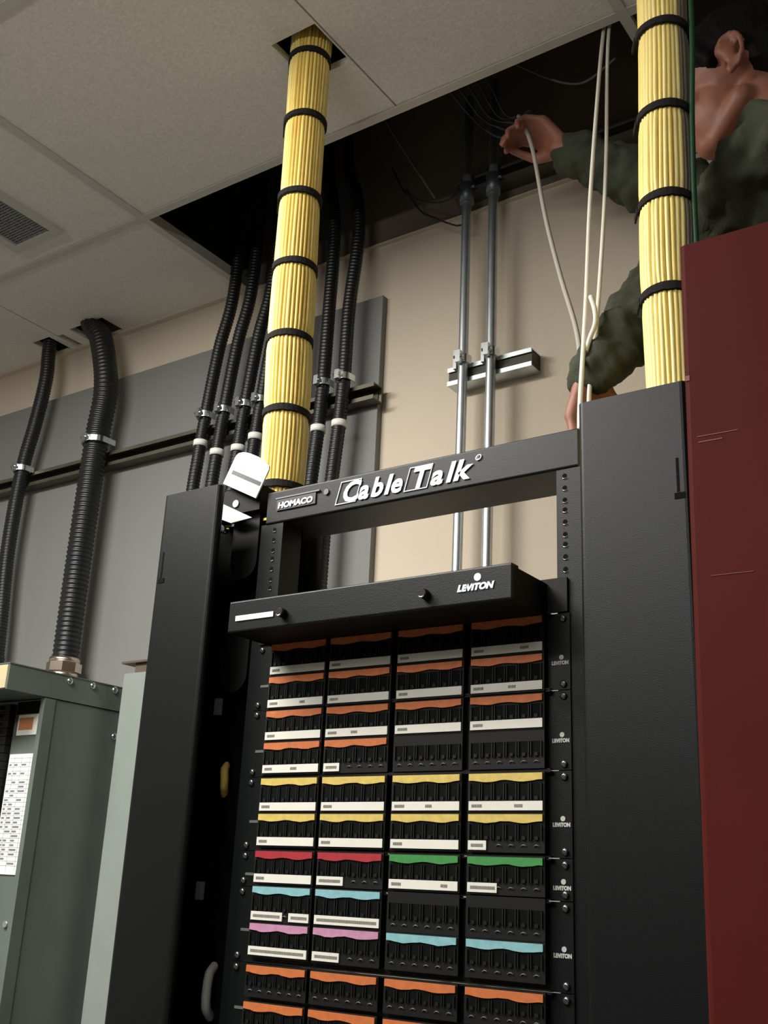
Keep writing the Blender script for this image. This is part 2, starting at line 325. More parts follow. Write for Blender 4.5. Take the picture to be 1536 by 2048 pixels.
# ------------------------------------------------------------------ electrical panel, raceway
PB = empty('electrical_panel', (-2.25, 1.72, -1.0)); tag(PB, 'grey green steel electrical panel with projecting top cap at bottom left', 'electrical panel')
xr = -2.069
build('cabinet_body', MB().box(-2.50, xr, 1.637, BY, -1.0, .3815), PNL, PB)
build('top_cap', MB().box(-2.50, xr + .003, 1.497, BY, .3835, .4405).box(-2.50, xr + .0045, 1.4955, BY, .4405, .443), PNL, PB)
build('cap_front', MB().box(-2.495, xr - .001, 1.494, 1.4968, .386, .438), PNL2, PB)  # same steel as the cap, its lighter lit look put into the colour
build('side_flange', MB().box(xr - .012, xr + .0025, 1.605, 1.6355, -1.0, .381), PNL, PB)
build('front_plate', MB().box(-2.50, xr - .012, 1.618, 1.636, -1.0, .381), PNL, PB)
for (yy, zz) in ((1.667, .430), (1.737, .431), (1.806, .432), (1.822, .322)):
    mb = MB(); mb.tube([(xr + .003, yy, zz), (xr + .006, yy, zz), (xr + .0085, yy, zz), (xr + .009, yy, zz)], .008, 14, rf=lambda i: (.0085, .0085, .005, .001)[i]); build('screw', mb, ZINC, PB)
brk = build('circuit_breaker', MB().box(-2.262, -2.182, 1.600, 1.6175, .355, .3725).box(-2.235, -2.21, 1.592, 1.600, .360, .368), BLK2, PB)
for k in range(1, 34): copy_part(brk, PB, (0, 0, -.019 * k))
build('cap_shade_patch', MB().box(-2.175, -2.088, 1.6145, 1.6178, .35, .378), DARK, PB)  # black patch painted as the shading under the projecting cap
lb = MB().box(-2.165, -2.084, 1.6145, 1.6178, .300, .347); lb.box(-2.160, -2.11, 1.6138, 1.6145, .312, .340, 1)
build('warning_label', lb, [WHT, mat('orange_print', (198, 128, 82), .6)], PB)
cd = MB().box(-2.176, -2.085, 1.6145, 1.6178, -.006, .257)
for k in range(25):
    z = .248 - k * .0098; cd.box(-2.174, -2.088, 1.6140, 1.6145, z - .0006, z, 1)
    if k not in (0, 24):
        for (a, b) in ((-2.172, -2.158), (-2.154, -2.135), (-2.128, -2.105)):
            if random.random() < .75: cd.box(a, a + (b - a) * random.uniform(.5, 1), 1.6140, 1.6145, z - .0075, z - .0035, 2)
for x in (-2.156, -2.13, -2.10): cd.box(x - .0004, x + .0004, 1.6140, 1.6145, .0, .25, 1)
build('circuit_directory', cd, [WHT, mat('ruled_line', (150, 150, 150), .7), mat('faint_writing', (120, 122, 130), .7)], PB)
build('screw', MB().cyl((-2.082 - .02, 1.612, -.108), (-2.082 - .02, 1.618, -.108), .007, 12), GALV, PB)
RW = empty('metal_raceway', (-1.98, 1.83, -1.0)); tag(RW, 'pale grey vertical metal raceway between the electrical panel and the rack', 'raceway')
build('raceway_body', MB().box(-2.026, -1.935, 1.795, BY, -1.0, .468), mat('pale_raceway_enamel', (146, 154, 148), .45, metal=.1, noise=.03), RW)
build('raceway_end', MB().box(-2.035, -1.93, 1.79, BY, .492, .497).box(-1.995, -1.935, 1.80, BY, .468, .492), mat('bronze_end', (96, 84, 72), .5), RW)

# ------------------------------------------------------------------ relay rack
RY = 1.152
RK = empty('relay_rack', (-.7815, 1.19, FZ)); tag(RK, 'tall black open frame rack with lettered header bar across its top', 'rack')
for s_, (a, b) in ((-1, (-1.040, -.998)), (1, (-.565, -.523))):
    mb = MB()
    if s_ < 0: mb.box(a, b, RY, RY + .004, FZ, .505).box(b - .004, b, RY + .004, RY + .048, FZ, .505).box(a, b, RY + .044, RY + .048, FZ, .505)
    else: mb.box(-.556, b, RY, RY + .004, FZ, .505).box(b - .004, b, RY + .004, RY + .048, FZ, .505)
    po = build('post', mb, BLK, RK)
    holes = MB(); hx = -1.0137 if s_ < 0 else -.5487 + .004; z = .495; k = 0
    while z > -.2:
        holes.tube([(hx, RY - .0003, z), (hx, RY + .0005, z)], .0032, 8, mi=0); holes.tube([(hx - .003, RY - .0012, z - .0028), (hx, RY - .0012, z - .0042), (hx + .003, RY - .0012, z - .0028)], .0006, 4, mi=1)  # black discs for the dark holes, zinc arcs for highlights on their threads
        z -= (.0159, .0159, .0127)[k % 3]; k += 1
    o = build('screw_holes', holes, [DARK, ZINC], po); o['kind'] = 'stuff'
hb = MB().bbox(-1.030, -.526, RY - .002, RY + .083, .504, .5557, .003, 3, axis='x')
build('header_bar', hb, BLK, RK)
hz = RY - .0035
def frame(x0, x1, z0, z1, sh, t):
    mb = MB()
    def q(x, z): return (x + (z - z0) * sh, hz, z)
    P = [q(x0, z0), q(x1, z0), q(x1, z1), q(x0, z1), q(x0 + t, z0 + t), q(x1 - t, z0 + t), q(x1 - t, z1 - t), q(x0 + t, z1 - t)]
    P += [(v_[0], hz + .0015, v_[2]) for v_ in P]
    F = []
    for k in range(4): k2 = (k + 1) % 4; F += [(k, k2, 4 + k2, 4 + k), (k, 8 + k, 8 + k2, k2), (4 + k, 4 + k2, 12 + k2, 12 + k)]
    return mb.add(P, F)
for ch, x, sz, sx_ in (('C', -.894, .0400, .92), ('a', -.8675, .0375, .92), ('b', -.8485, .0375, .92), ('l', -.8285, .0375, 1.0), ('e', -.8195, .0375, .92),
                       ('T', -.7905, .0400, .98), ('a', -.7615, .0375, 1.02), ('l', -.7400, .0375, 1.05), ('k', -.7300, .0375, 1.12), ('®', -.7000, .010, 1.0)):
    t_ = text_mb(ch, sz * 1.04, -.891 + (x + .894) * 1.13, hz, .5160 if ch != '®' else .5385, .0013 if ch != '®' else .0003, .28, sx=sx_ * 1.08); build('letter', t_, LOGO, RK)
build('letter_frame', frame(-.9015, -.8650, .5135, .5475, .28, .0013), LOGO, RK); build('letter_frame', frame(-.7840, -.7460, .5135, .5475, .28, .0013), LOGO, RK)
np_ = MB().box(-1.010, -.937, RY - .0042, RY - .002, .5225, .5405)
text_mb('HOMACO', .0125, -1.007, RY - .0048, .5255, .0006, .1, mi=1, mb=np_, sx=1.15); np_.box(-1.012, -.930, RY - .0052, RY - .002, .5405, .5425, 2)
build('name_plate', np_, [mat('dull_black_plate', (44, 44, 42), .5), LOGO, mat('grey_edge', (110, 114, 118), .4)], RK)
build('header_screw', MB().cyl((-.918, RY - .0045, .537), (-.918, RY - .002, .537), .0045, 12), mat('grey_screw', (90, 94, 98), .4), RK)
build('base_angle', MB() .box(-1.04, -.523, 1.0, 1.35, FZ, FZ + .006).box(-1.04, -.523, 1.2, 1.206, FZ, FZ + .08), BLK, RK)

# vertical cable managers with doors
def manager(x0, x1, label, left):
    o = empty('cable_manager', ((x0 + x1) / 2, 1.2, FZ)); tag(o, label, 'cable manager')
    top = .5575
    d = build('door', MB().bbox(x0, x1, 1.090, 1.106, FZ + .05, top, .007, 4), BLK, o)
    sx_ = (x0 + .008) if left else (x1 - .018)
    sl = MB().box(sx_ + .003, sx_ + .006, 1.0895, 1.0905, .425, .465).box(sx_, sx_ + .012, 1.0892, 1.0905, .417, .424)
    build('latch_slot', sl, DARK, d)
    a, b = (x0 + .004, -1.044) if left else (-.519, x1 + .002)
    build('back_panel', MB().box(a, b, 1.305, 1.309, FZ, top - .01), BLK2, o)
    if left:
        build('side_wall', MB().box(a, a + .004, 1.108, 1.305, FZ, top - .008), BLK2, o)
        ip = MB().box(a + .004, b - .001, 1.186, 1.190, FZ, .528)
        build('inner_plate', ip, DARK, o)
        mbp = MB().box(-1.150, -1.046, 1.150, 1.186, .532, .572)
        br = build('top_bracket', mbp, BLK2, o)
        build('screw', MB().tube([(-1.094, 1.148, .548), (-1.094, 1.151, .548)], .006, 12), GALV, br)
        build('screw', MB().tube([(-1.121, 1.148, .512), (-1.121, 1.162, .512)], .006, 12), ZINC, br)
        for (z, zz) in ((.50, .44), (.30, .325)):
            sp = MB(); n = 12; pts = [(-1.12 + .001, z - .0)]
            cxp = -1.078; rr = .026
            V_ = [(cxp - rr, z + .03)] + [(cxp - rr * math.cos(math.pi * k / n), (z - .045) - rr * math.sin(math.pi * k / n)) for k in range(n + 1)] + [(cxp + rr, z + .03)]
            if z < .4: V_ = [(p[0], p[1] + .03) for p in V_]
            m_ = len(V_); sp.add([(x, 1.160, zq) for x, zq in V_] + [(x, 1.168, zq) for x, zq in V_], [tuple(range(m_)), tuple(range(m_, 2 * m_))[::-1]] + [(k, m_ + k, m_ + (k + 1) % m_, (k + 1) % m_) for k in range(m_)])
            build('cable_spool', sp, BLK2, o)
        for z, xq in ((.480, -1.113), (.245, -1.122), (-.012, -1.124)):
            build('slot_spot', MB().box(xq - .0045, xq + .0045, 1.178, 1.186, z - .013, z + .011), mat('slot_spot_grey', (150, 156, 158), .5), o)  # pale blocks added in place of slots that show the board behind
    else:
        build('side_wall', MB().box(b - .004, b, 1.108, 1.305, FZ, top - .008), BLK2, o)
        build('side_wall', MB().box(a, a + .003, 1.203, 1.305, FZ, .50), BLK2, o)
    return o
manager(-1.189, -1.074, 'narrow black vertical cable manager with smooth door left of the rack', True)
manager(-.498, -.366, 'wide black vertical cable manager with smooth door right of the rack', False)

# small things in and on the left manager
lab = MB(); rot = Matrix.Rotation(math.radians(-27), 3, 'Y'); c = Vector((-1.067, 1.139, .590)); NX, NZ = 8, 5
V_ = []
for j in range(NZ + 1):
    for i in range(NX + 1):
        u = i / NX - .5; t = j / NZ - .5; w_ = .0790; h_ = .0590
        px = u * w_; pz = t * h_
        if j == NZ: pz -= abs(u) ** 3 * .05; px *= .92
        bend = -.004 * math.cos(u * math.pi)
        V_.append((px, bend, pz))
V2 = [c + Matrix.Rotation(math.radians(27), 3, 'Y') @ Vector(v_) for v_ in V_]; n1 = len(V2); V2 += [v_ + Vector((0, .0025, 0)) for v_ in V2]
F = []; row = NX + 1
for j in range(NZ):
    for i in range(NX):
        a = j * row + i; F.append((a, a + 1, a + row + 1, a + row)); F.append((n1 + a, n1 + a + row, n1 + a + row + 1, n1 + a + 1))
for i in range(NX): F.append((i, n1 + i, n1 + i + 1, i + 1)); k = NZ * row + i; F.append((k, k + 1, n1 + k + 1, n1 + k))
for j in range(NZ): k = j * row; F.append((k, k + row, n1 + k + row, n1 + k)); k += NX; F.append((k, n1 + k, n1 + k + row, k + row))
lab.add(V2, F, 0)
R27 = Matrix.Rotation(math.radians(27), 3, 'Y')
def strip(u0, u1, z0, z1, mi, yy=-.0046):
    P = []
    n = 8
    for k in range(n + 1):
        u = u0 + (u1 - u0) * k / n; yb = -.004 * math.cos(u / .0755 * math.pi) - .0006
        P += [c + R27 @ Vector((u, yb, z0)), c + R27 @ Vector((u, yb, z1))]
    lab.add(P, [(2 * k, 2 * k + 2, 2 * k + 3, 2 * k + 1) for k in range(n)], mi)
strip(-.030, .037, -.0105, -.0040, 1); strip(-.020, .018, -.0205, -.0192, 2); strip(-.020, -.008, .006, .0075, 2)
o = build('paper_tag', lab, [WHT, mat('grey_fold', (88, 88, 88), .6), mat('faint_print', (200, 200, 196), .6)]); tag(o, 'tilted white paper tag with a grey band on top of the left cable manager', 'tag')
st = MB(); P = [(-1.133, 1.144, .553), (-1.115, 1.144, .549), (-1.056, 1.146, .519), (-1.098, 1.146, .5165), (-1.131, 1.144, .531)]; st.add(P + [(p[0], p[1] + .002, p[2]) for p in P], [(4, 3, 2, 1, 0), (5, 6, 7, 8, 9)] + [(k, (k + 1) % 5, 5 + (k + 1) % 5, 5 + k) for k in range(5)])
o = build('paper_sticker', st, WHT); tag(o, 'small pointed white sticker just below the tilted white tag', 'sticker')
o = build('cable_loop', MB().tube(smooth_path([(-1.100, 1.190, .160), (-1.094, 1.178, .152), (-1.090, 1.175, .140), (-1.092, 1.178, .128), (-1.100, 1.190, .118)]), .006, 10), YEL3); tag(o, 'small yellow cable loop glimpsed inside the dark left cable manager', 'cable')
o = build('cable_loop', MB().tube(smooth_path([(-1.088, 1.188, -.108), (-1.086, 1.176, -.118), (-1.085, 1.172, -.14), (-1.085, 1.174, -.16), (-1.088, 1.188, -.172)]), .0065, 12), mat('dull_white_cable', (170, 172, 166), .5)); tag(o, 'pale grey cable loop inside the left cable manager near the bottom edge', 'cable')
# things seen between the right manager and the red cabinet
o = build('cable_tag', MB().box(-.3625, -.3575, 1.085, 1.110, .063, .130), mat('greyed_label', (120, 124, 120), .6)); tag(o, 'small dull white tag in the gap beside the red cabinet, lower one', 'tag')
o = build('cable_tag', MB().box(-.3625, -.355, 1.085, 1.110, -.112, -.098), WHT); tag(o, 'small white tag in the gap beside the red cabinet at the bottom edge', 'tag')

# horizontal 1U cable organiser with hinged cover
CM = empty('cable_organiser', (-.7815, 1.10, .3165)); tag(CM, 'black horizontal cable organiser box projecting at the top of the patch panels', 'cable organiser')
z0, z1 = .3165, .3600
build('front_cover', MB().bbox(-.997, -.567, 1.055, 1.061, z0, z1, .0025, 3, axis='x').box(-.997, -.567, 1.061, 1.073, z1 - .003, z1), BLK, CM)
build('side_plate', MB().box(-.571, -.567, 1.061, 1.152, z0, z1 - .003), BLK2, CM)
build('side_plate', MB().box(-.997, -.993, 1.061, 1.152, z0, z1 - .003), BLK2, CM)
build('back_plate', MB().box(-1.022, -.541, 1.147, 1.151, z0 + .0045, z1 + .003), BLK2, CM)
build('bottom_tray', MB().box(-.993, -.571, 1.061, 1.147, z0 + .001, z0 + .003), BLK2, CM)
for x in (-.901, -.681):
    mb = MB().tube([(x, 1.055, .334), (x, 1.047, .334), (x, 1.045, .334)], .007, 14, rf=lambda i: (.006, .0065, .005)[i]); kb = build('cover_knob', mb, BLK2, CM)
    build('knob_glint', MB().tube([(x - .004, 1.0445, .3305), (x, 1.0445, .3285), (x + .004, 1.0445, .3305)], .0011, 6), ZINC, kb)  # zinc arc added as the highlight under the knob
build('write_on_label', MB().box(-.984, -.918, 1.0535, 1.055, .3315, .3385), WHT, CM)
lg = text_mb('LEVITON', .0105, -.6375, 1.0542, .3325, .0007, .25, sx=1.12)
lg.tube([(-.6105, 1.0550, .3475), (-.6105, 1.0542, .3475)], .0048, 16); build('maker_mark', lg, LOGO, CM)

# ------------------------------------------------------------------ patch panels
COLS = [(-.989, -.894), (-.885, -.787), (-.775, -.679), (-.666, -.570)]
def jack_block(x0, x1, zs, zl, parent, colour, label_w, y=RY - .012, cut=None):
    w_ = x1 - x0; ztop = zs + .006; zbot = zl - .0075
    mb = MB(); mb.box(x0 - .002, x1 + .002, y, RY - .0025, zbot, ztop)
    # six ports: flat black faces painted for the shade in each opening, raised surround
    pz0 = zl + .0075; pz1 = zs - .0065
    for k in range(6):
        cx = x0 + w_ * (k + .5) / 6
        mb.box(cx - .0058, cx + .0058, y - .0006, y + .0001, pz0, pz1, 1)
        mb.box(cx - .0072, cx - .0058, y - .0022, y, pz0 - .001, pz1); mb.box(cx + .0058, cx + .0072, y - .0022, y, pz0 - .001, pz1)
        mb.box(cx - .0022, cx + .0022, y - .0018, y, pz0 - .001, pz0 + .003)
        bx0 = x0 + w_ * label_w
        if cx > bx0 and not (cut and cx > x0 + w_ * cut[0]):
            mb.tube([(cx - .0036, y - .0006, zl - .0007), (cx - .0018, y - .0010, zl + .0007), (cx, y - .0012, zl + .0011), (cx + .0018, y - .0010, zl + .0007), (cx + .0036, y - .0006, zl - .0007)], .0006, 4, mi=2)
    blk = build('jack_block', mb, [BLK2, DARK, mat('latch_glint_plastic', (96, 100, 98), .3)], parent)  # paler grey arcs paint in the glints on the latches
    if colour:
        n = 16; V_ = []
        for k in range(n + 1):
            t = k / n; x = x0 + w_ * t; low = zs - .0042 + .0011 * math.cos(t * 4 * math.pi) + random.uniform(-.0003, .0003)
            V_ += [(x, y - .0022, zs + .0045), (x, y - .0022, low), (x, y, zs + .0045), (x, y, low)]
        F = []
        for k in range(n): a = 4 * k; F += [(a, a + 1, a + 5, a + 4), (a + 1, a + 3, a + 7, a + 5), (a, a + 4, a + 6, a + 2)]
        F += [(0, 2, 3, 1), (4 * n, 4 * n + 1, 4 * n + 3, 4 * n + 2)]
        o = build('icon_strip', MB().add(V_, F), COLR[colour], blk); o['label'] = CNAME[colour] + ' icon strip'
    segs = []
    if label_w > .02: segs.append((x0, x0 + w_ * label_w))
    if cut: segs.append((x0 + w_ * cut[0], x0 + w_ * cut[1]))
    for (a, b) in segs:
        lb = MB().box(a, b, y - .0016, y, zl - .0052, zl + .0052)
        if b - a > .05 and zs > .02: runs = [(a + .004, a + .017)] + ([(a + (b - a) * random.uniform(.35, .8),) * 2] if random.random() < .5 else [])
        else: runs = [(a + .004, b - .004)]
        for (p, q) in runs:
            if p == q: q = p + .009
            t = p
            while t < q:
                l_ = random.uniform(.0009, .002); lb.box(t, t + l_, y - .0019, y - .0016, zl - .0018, zl + .0016, 1); t += l_ + .0006
        build('label_strip', lb, [LABW, PRINT], blk)
    return blk
U = [  # strip height, label height, strip colours, label widths
    (.312, .280, 'oooo', (1, 1, 1, 1)), (.266, .234, 'oooo', (1, 1, 1, 1)),
    (.219, .190, 'oooo', (1, 1, 1, 1)), (.176, .146, 'oo  ', (1, .26, 0, 0)),
    (.129, .097, 'yyyy', (1, 1, 1, 1)), (.083, .053, 'yyyy', (1, 1, 1, .25)),
    (.036, .007, 'rrgg', (1, .42, 1, .40)),
    (-.008, -.039, 'bb  ', (.55, 1, 0, 0)), (-.053, -.081, 'ppbb', (1, .42, 0, 0)),
    (-.103, -.128, 'oooo', (0, 0, 0, 0)), (-.146, -.172, 'oooo', (0, 0, 0, 0))]
panels = [((0, 1), .3195, .2285, 'topmost patch panel with two dim orange rows just under the projecting box'),
          ((2, 3), .2275, .1370, 'second patch panel down, orange strips ending halfway along its lower row'),
          ((4, 5), .1360, .0415, 'patch panel with two rows of yellow strips'),
          ((6,), .0405, -.0035, 'slim patch panel with red strips at left and green strips at right'),
          ((7, 8), -.0045, -.0955, 'patch panel with light blue and pink strips'),
          ((9, 10), -.0965, -.1895, 'lowest visible patch panel with two bright orange rows')]
for (rows_, zt, zb, lab_) in panels:
    pp = empty('patch_panel', (-.7815, RY - .005, zb)); tag(pp, lab_, 'patch panel', 'patch panels stacked in the rack')
    fp = MB().box(-1.024, -.539, RY - .0025, RY - .0002, zb, zt).box(-1.0, -.562, RY - .0095, RY - .0025, zt - .0018, zt).box(-1.0, -.562, RY - .0095, RY - .0025, zb, zb + .0015)
    build('face_plate', fp, BLK, pp)
    for ri in rows_:
        zs, zl, cs, lw = U[ri]
        for ci, (x0, x1) in enumerate(COLS):
            if ri in (3, 7) and ci > 1 and False: continue
            jack_block(x0, x1, zs, zl, pp, cs[ci] if cs[ci] != ' ' else None, lw[ci], cut=(.66, 1.0) if (ri == 7 and ci == 0) else None)
    zmid = U[rows_[-1]][0] - .004 if len(rows_) == 2 else .012
    lg = text_mb('LEVITON', .0058, -.5640 + .0015, RY - .0030, zmid - .004, .0004, 0, ext=.0003, sx=.92); lg.tube([(-.5500, RY - .0026, zmid + .0045), (-.5500, RY - .0032, zmid + .0045)], .0030, 12)
    build('maker_mark', lg, mat('grey_print', (176, 176, 168), .6), pp)
    lg = MB().box(-1.0135, -.9985, RY - .0031, RY - .0025, zmid - .0022, zmid + .0012); build('port_count_mark', lg, mat('dim_print', (84, 88, 86), .6), pp)
    for x in (-1.0155, -.5475):
        for z in (zt - .0065, zb + .0065):
            build('screw', MB().tube([(x, RY - .0025, z), (x, RY - .0045, z), (x, RY - .0055, z)], .004, 10, rf=lambda i: (.0042, .0042, .002)[i]), mat('black_zinc_screw', (120, 122, 122), .25, metal=.9), pp)
# blank lower part of the rack
bp = build('blank_panel', MB().box(-1.024, -.539, RY - .0025, RY - .0002, -1.2, -.1905), BLK); tag(bp, 'plain black blank panel filling the rack below the patch panels', 'panel')

# ------------------------------------------------------------------ red cabinet
RC = empty('red_cabinet', (0.0, .99, FZ)); tag(RC, 'tall dark red painted metal cabinet standing at the right edge', 'cabinet')
RC.rotation_euler = (0, math.radians(.76), 0)
cbm = MB().bbox(-.360, .30, .985, 1.050, FZ + .012, .656, .006, 3)
bd = build('cabinet_body', cbm, RED, RC)
wm = MB()
for (x, z, a, b) in ((-.3555, .500, .0022, .0028), (-.335, .428, .012, .0005), (-.328, .434, .02, .0004), (-.32, .29, .02, .0003)): wm.box(x - a, x + a, .9845, .9855, z - b, z + b)
build('scuff_marks', wm, REDW, bd)

# ------------------------------------------------------------------ yellow cable bundles
def bundle(label, axis, R, ties, grey=None, n=33, z0=.3, z1=1.95):
    o = empty('cable_bundle', (axis(z0)[0], axis(z0)[1], z0)); tag(o, label, 'cable bundle', 'strapped bundles of yellow cable')
    zs = []; z = z0
    while z < z1: zs.append(z); z += .014
    zs.append(z1)
    def prof(z):
        d = min(abs(z - t) for t in ties); return R * (1 - .07 * math.exp(-(d / .012) ** 2)) + .0015 * math.sin(z * 9)
    mb = MB()
    for k in range(n):
        a0 = 2 * math.pi * k / n; ph = random.uniform(0, 6.28); am = random.uniform(.01, .045); fr_ = random.uniform(6, 15); rj = random.uniform(-.0010, .0005)
        P = []
        for z in zs:
            cx, cy_ = axis(z); rr = prof(z) - .0034 + rj * min(1, min(abs(z - t) for t in ties) / .03); a = a0 + .6 * am * math.sin(z * fr_ + ph) + .12 * z
            P.append((cx + rr * math.cos(a), cy_ + rr * math.sin(a), z))
        mi = random.choice((0, 0, 0, 1, 1, 1, 2))
        a = (a0 + .12 * 1.0) % (2 * math.pi)
        if grey and (a > 2 * math.pi - grey or a < .6): mi = 3
        mb.tube(P, .0036, 6, mi=mi)
    mb.tube([(axis(z)[0], axis(z)[1], z) for z in zs], R * .90, 20, mi=2)
    st_ = build('cable_strands', mb, [YEL, YEL2, YEL3, GRYC], o); st_['kind'] = 'stuff'
    for t in ties:
        cx, cy_ = axis(t); tm = MB(); N_ = 30; V_ = []
        for k in range(N_):
            a = 2 * math.pi * k / N_; w1 = t + .0066 + .0008 * math.sin(3 * a + t * 40); w0 = t - .0066 + (.0011 if k % 2 else 0)
            for (rr, zz) in ((R - .0015, w0), (R + .0022, w0 + .0008), (R + .0022, w1 - .0008), (R - .0015, w1)): V_.append((cx + rr * math.cos(a), cy_ + rr * math.sin(a), zz))
        F = []
        for k in range(N_):
            k2 = (k + 1) % N_
            for j in range(4): F.append((4 * k + j, 4 * k2 + j, 4 * k2 + (j + 1) % 4, 4 * k + (j + 1) % 4))
        tm.add(V_, F)
        a = -2.7; p = Vector((cx + (R + .001) * math.cos(a), cy_ + (R + .001) * math.sin(a), t)); tg = Vector((math.sin(a), -math.cos(a), 0))
        q0 = p; q1 = p + tg * .012 + Vector((-.003, -.001, -.010)); nn = Vector((math.cos(a), math.sin(a), 0)) * .0025
        tm.add([q0 - Vector((0, 0, .005)), q1 - Vector((0, 0, .005)), q1 + Vector((0, 0, .005)), q0 + Vector((0, 0, .005)), q0 - Vector((0, 0, .005)) + nn, q1 - Vector((0, 0, .005)) + nn, q1 + Vector((0, 0, .005)) + nn, q0 + Vector((0, 0, .005)) + nn],
               [(0, 1, 2, 3), (7, 6, 5, 4), (0, 4, 5, 1), (1, 5, 6, 2), (2, 6, 7, 3), (3, 7, 4, 0)])
        build('hook_tie', tm, VELC, o)
    return o
def lerp(z, pts):
    for (a, x, y), (b, x2, y2) in zip(pts, pts[1:]):
        if z <= b or (b, x2, y2) == pts[-1]:
            t = (z - a) / (b - a); return (x + (x2 - x) * t, y + (y2 - y) * t)
bundle('left bundle of yellow cables with black ties passing up through a cut ceiling hole', lambda z: lerp(z, [(.3, -1.100, 1.26), (.7, -1.102, 1.26), (.88, -1.109, 1.26), (1.2, -1.113, 1.26), (1.47, -1.118, 1.262), (1.6, -1.118, 1.262)]),
       .0385, [1.483, 1.337, 1.168, 1.023, .881, .741, .607])
bundle('right bundle of yellow and grey cables with black ties in front of the person', lambda z: lerp(z, [(.3, -.432, 1.25), (.8, -.434, 1.25), (1.15, -.427, 1.25), (1.6, -.422, 1.25)]),
       .0375, [1.34, 1.195, 1.050, .905, .761], grey=.55)

# ------------------------------------------------------------------ loose cables
def cable(label, pts, r, m_, name='cable', group=None):
    o = build(name, MB().tube(smooth_path(pts, 8), r, 8), m_); tag(o, label, 'cable', group); return o
cable('brightest white cable hanging from the ceiling opening, ending at the rack door corner', [(-.64, 1.60, 1.75), (-.622, 1.50, 1.50), (-.603, 1.42, 1.284), (-.585, 1.34, 1.028), (-.564, 1.27, .809), (-.546, 1.205, .622), (-.541, 1.19, .57)], .0035, WCAB)
cable('white cable hanging just right of the brightest one, running past the sleeve', [(-.62, 1.60, 1.75), (-.611, 1.50, 1.50), (-.581, 1.40, 1.159), (-.562, 1.335, .974), (-.545, 1.262, .765), (-.5495, 1.243, .652), (-.55, 1.243, .60)], .0033, WCAB)
cable('slack white cable slanting from the raised hand down to the lower hand', [(-.86, 1.62, 1.50), (-.84, 1.60, 1.462), (-.802, 1.57, 1.361), (-.742, 1.50, 1.151), (-.685, 1.44, .978), (-.632, 1.38, .841), (-.60, 1.325, .75), (-.582, 1.275, .66)], .0042, mat('grey_white_cable', (176, 172, 158), .5))
cable('short white cable kinked beside the olive sleeve of the lower arm', [(-.548, 1.25, .80), (-.541, 1.247, .775), (-.540, 1.245, .752), (-.5475, 1.243, .73), (-.553, 1.241, .71)], .0036, WCAB)
cable('thin dark green cable running down the right side of the right yellow bundle', [(-.378, 1.243, 1.75), (-.379, 1.24, 1.233), (-.387, 1.238, 1.018), (-.391, 1.238, .834), (-.392, 1.238, .5)], .0040, GCAB)
cable('thin dark cable running down the left side of the left yellow bundle', [(-1.163, 1.262, 1.75), (-1.163, 1.262, 1.5), (-1.159, 1.262, 1.3), (-1.156, 1.262, 1.1), (-1.150, 1.262, .9), (-1.146, 1.262, .6)], .0032, KCAB)
pc = 'faint cables above the ceiling opening'
cable('faint grey cable slanting across the dark ceiling opening, left of the pipes', [(-1.30, 1.69, 1.82), (-1.241, 1.70, 1.686), (-1.193, 1.72, 1.589), (-1.141, 1.75, 1.486)], .0028, mat('dim_grey_cable', (84, 84, 84), .5), group=pc)
cable('thin black wire looping to the left pipe coupling, upper of two', [(-1.30, 1.80, 1.66), (-1.253, 1.79, 1.567), (-1.188, 1.785, 1.512), (-1.133, 1.785, 1.495), (-1.10, 1.79, 1.517)], .0022, KCAB, group=pc)
cable('thin black wire looping to the left pipe, lower of two', [(-1.27, 1.82, 1.60), (-1.228, 1.82, 1.525), (-1.185, 1.82, 1.488), (-1.13, 1.82, 1.45), (-1.11, 1.815, 1.44)], .0022, KCAB, group=pc)
cable('faint pale wire sagging in the dark opening left of the hanging white cables', [(-.93, 1.62, 1.70), (-.852, 1.60, 1.61), (-.769, 1.58, 1.522), (-.72, 1.58, 1.488), (-.68, 1.57, 1.474), (-.62, 1.55, 1.48)], .0022, mat('dim_grey_cable', (84, 84, 84), .5), group=pc)
for k in range(5):
    d_ = k * .022
    cable(('leftmost', 'second from left', 'middle one', 'fourth from left', 'rightmost')[k] + ' of five dim wires bunched above the two steel pipes', [(-1.13 + d_, 1.58, 1.78 - d_ * .3), (-1.027 + d_, 1.60, 1.635), (-.99 + d_, 1.65, 1.575 - d_ * .4), (-.93 + d_ * .9, 1.66, 1.505 + d_ * .4), (-.86, 1.64, 1.475 + d_ * .2)], .0025, mat('dim_blue_grey_cable', (52, 56, 66), .5), group='dim wires bunched over the pipes')

# ------------------------------------------------------------------ the person, reaching from behind the rack
def remesh(name, mb, m_, parent, voxel, smooth=6, fac=.5, disp=0.0, dscale=.05):
    me = bpy.data.meshes.new('tmp'); me.from_pydata([tuple(v_) for v_ in mb.v], [], mb.f); ob = bpy.data.objects.new('tmp', me); COL.objects.link(ob)
    md = ob.modifiers.new('r', 'REMESH'); md.mode = 'VOXEL'; md.voxel_size = voxel
    if smooth: sm = ob.modifiers.new('s', 'SMOOTH'); sm.iterations = smooth; sm.factor = fac
    if disp:
        tex = bpy.data.textures.new('wr', 'CLOUDS'); tex.noise_scale = dscale; dm = ob.modifiers.new('d', 'DISPLACE'); dm.texture = tex; dm.strength = disp; dm.mid_level = .5
    dg = bpy.context.evaluated_depsgraph_get(); ev = bpy.data.meshes.new_from_object(ob.evaluated_get(dg))
    out = MB(); out.add([v_.co.copy() for v_ in ev.vertices], [tuple(p.vertices) for p in ev.polygons], 0, True)
    bpy.data.objects.remove(ob); bpy.data.meshes.remove(me); bpy.data.meshes.remove(ev)
    return build(name, out, m_, parent)
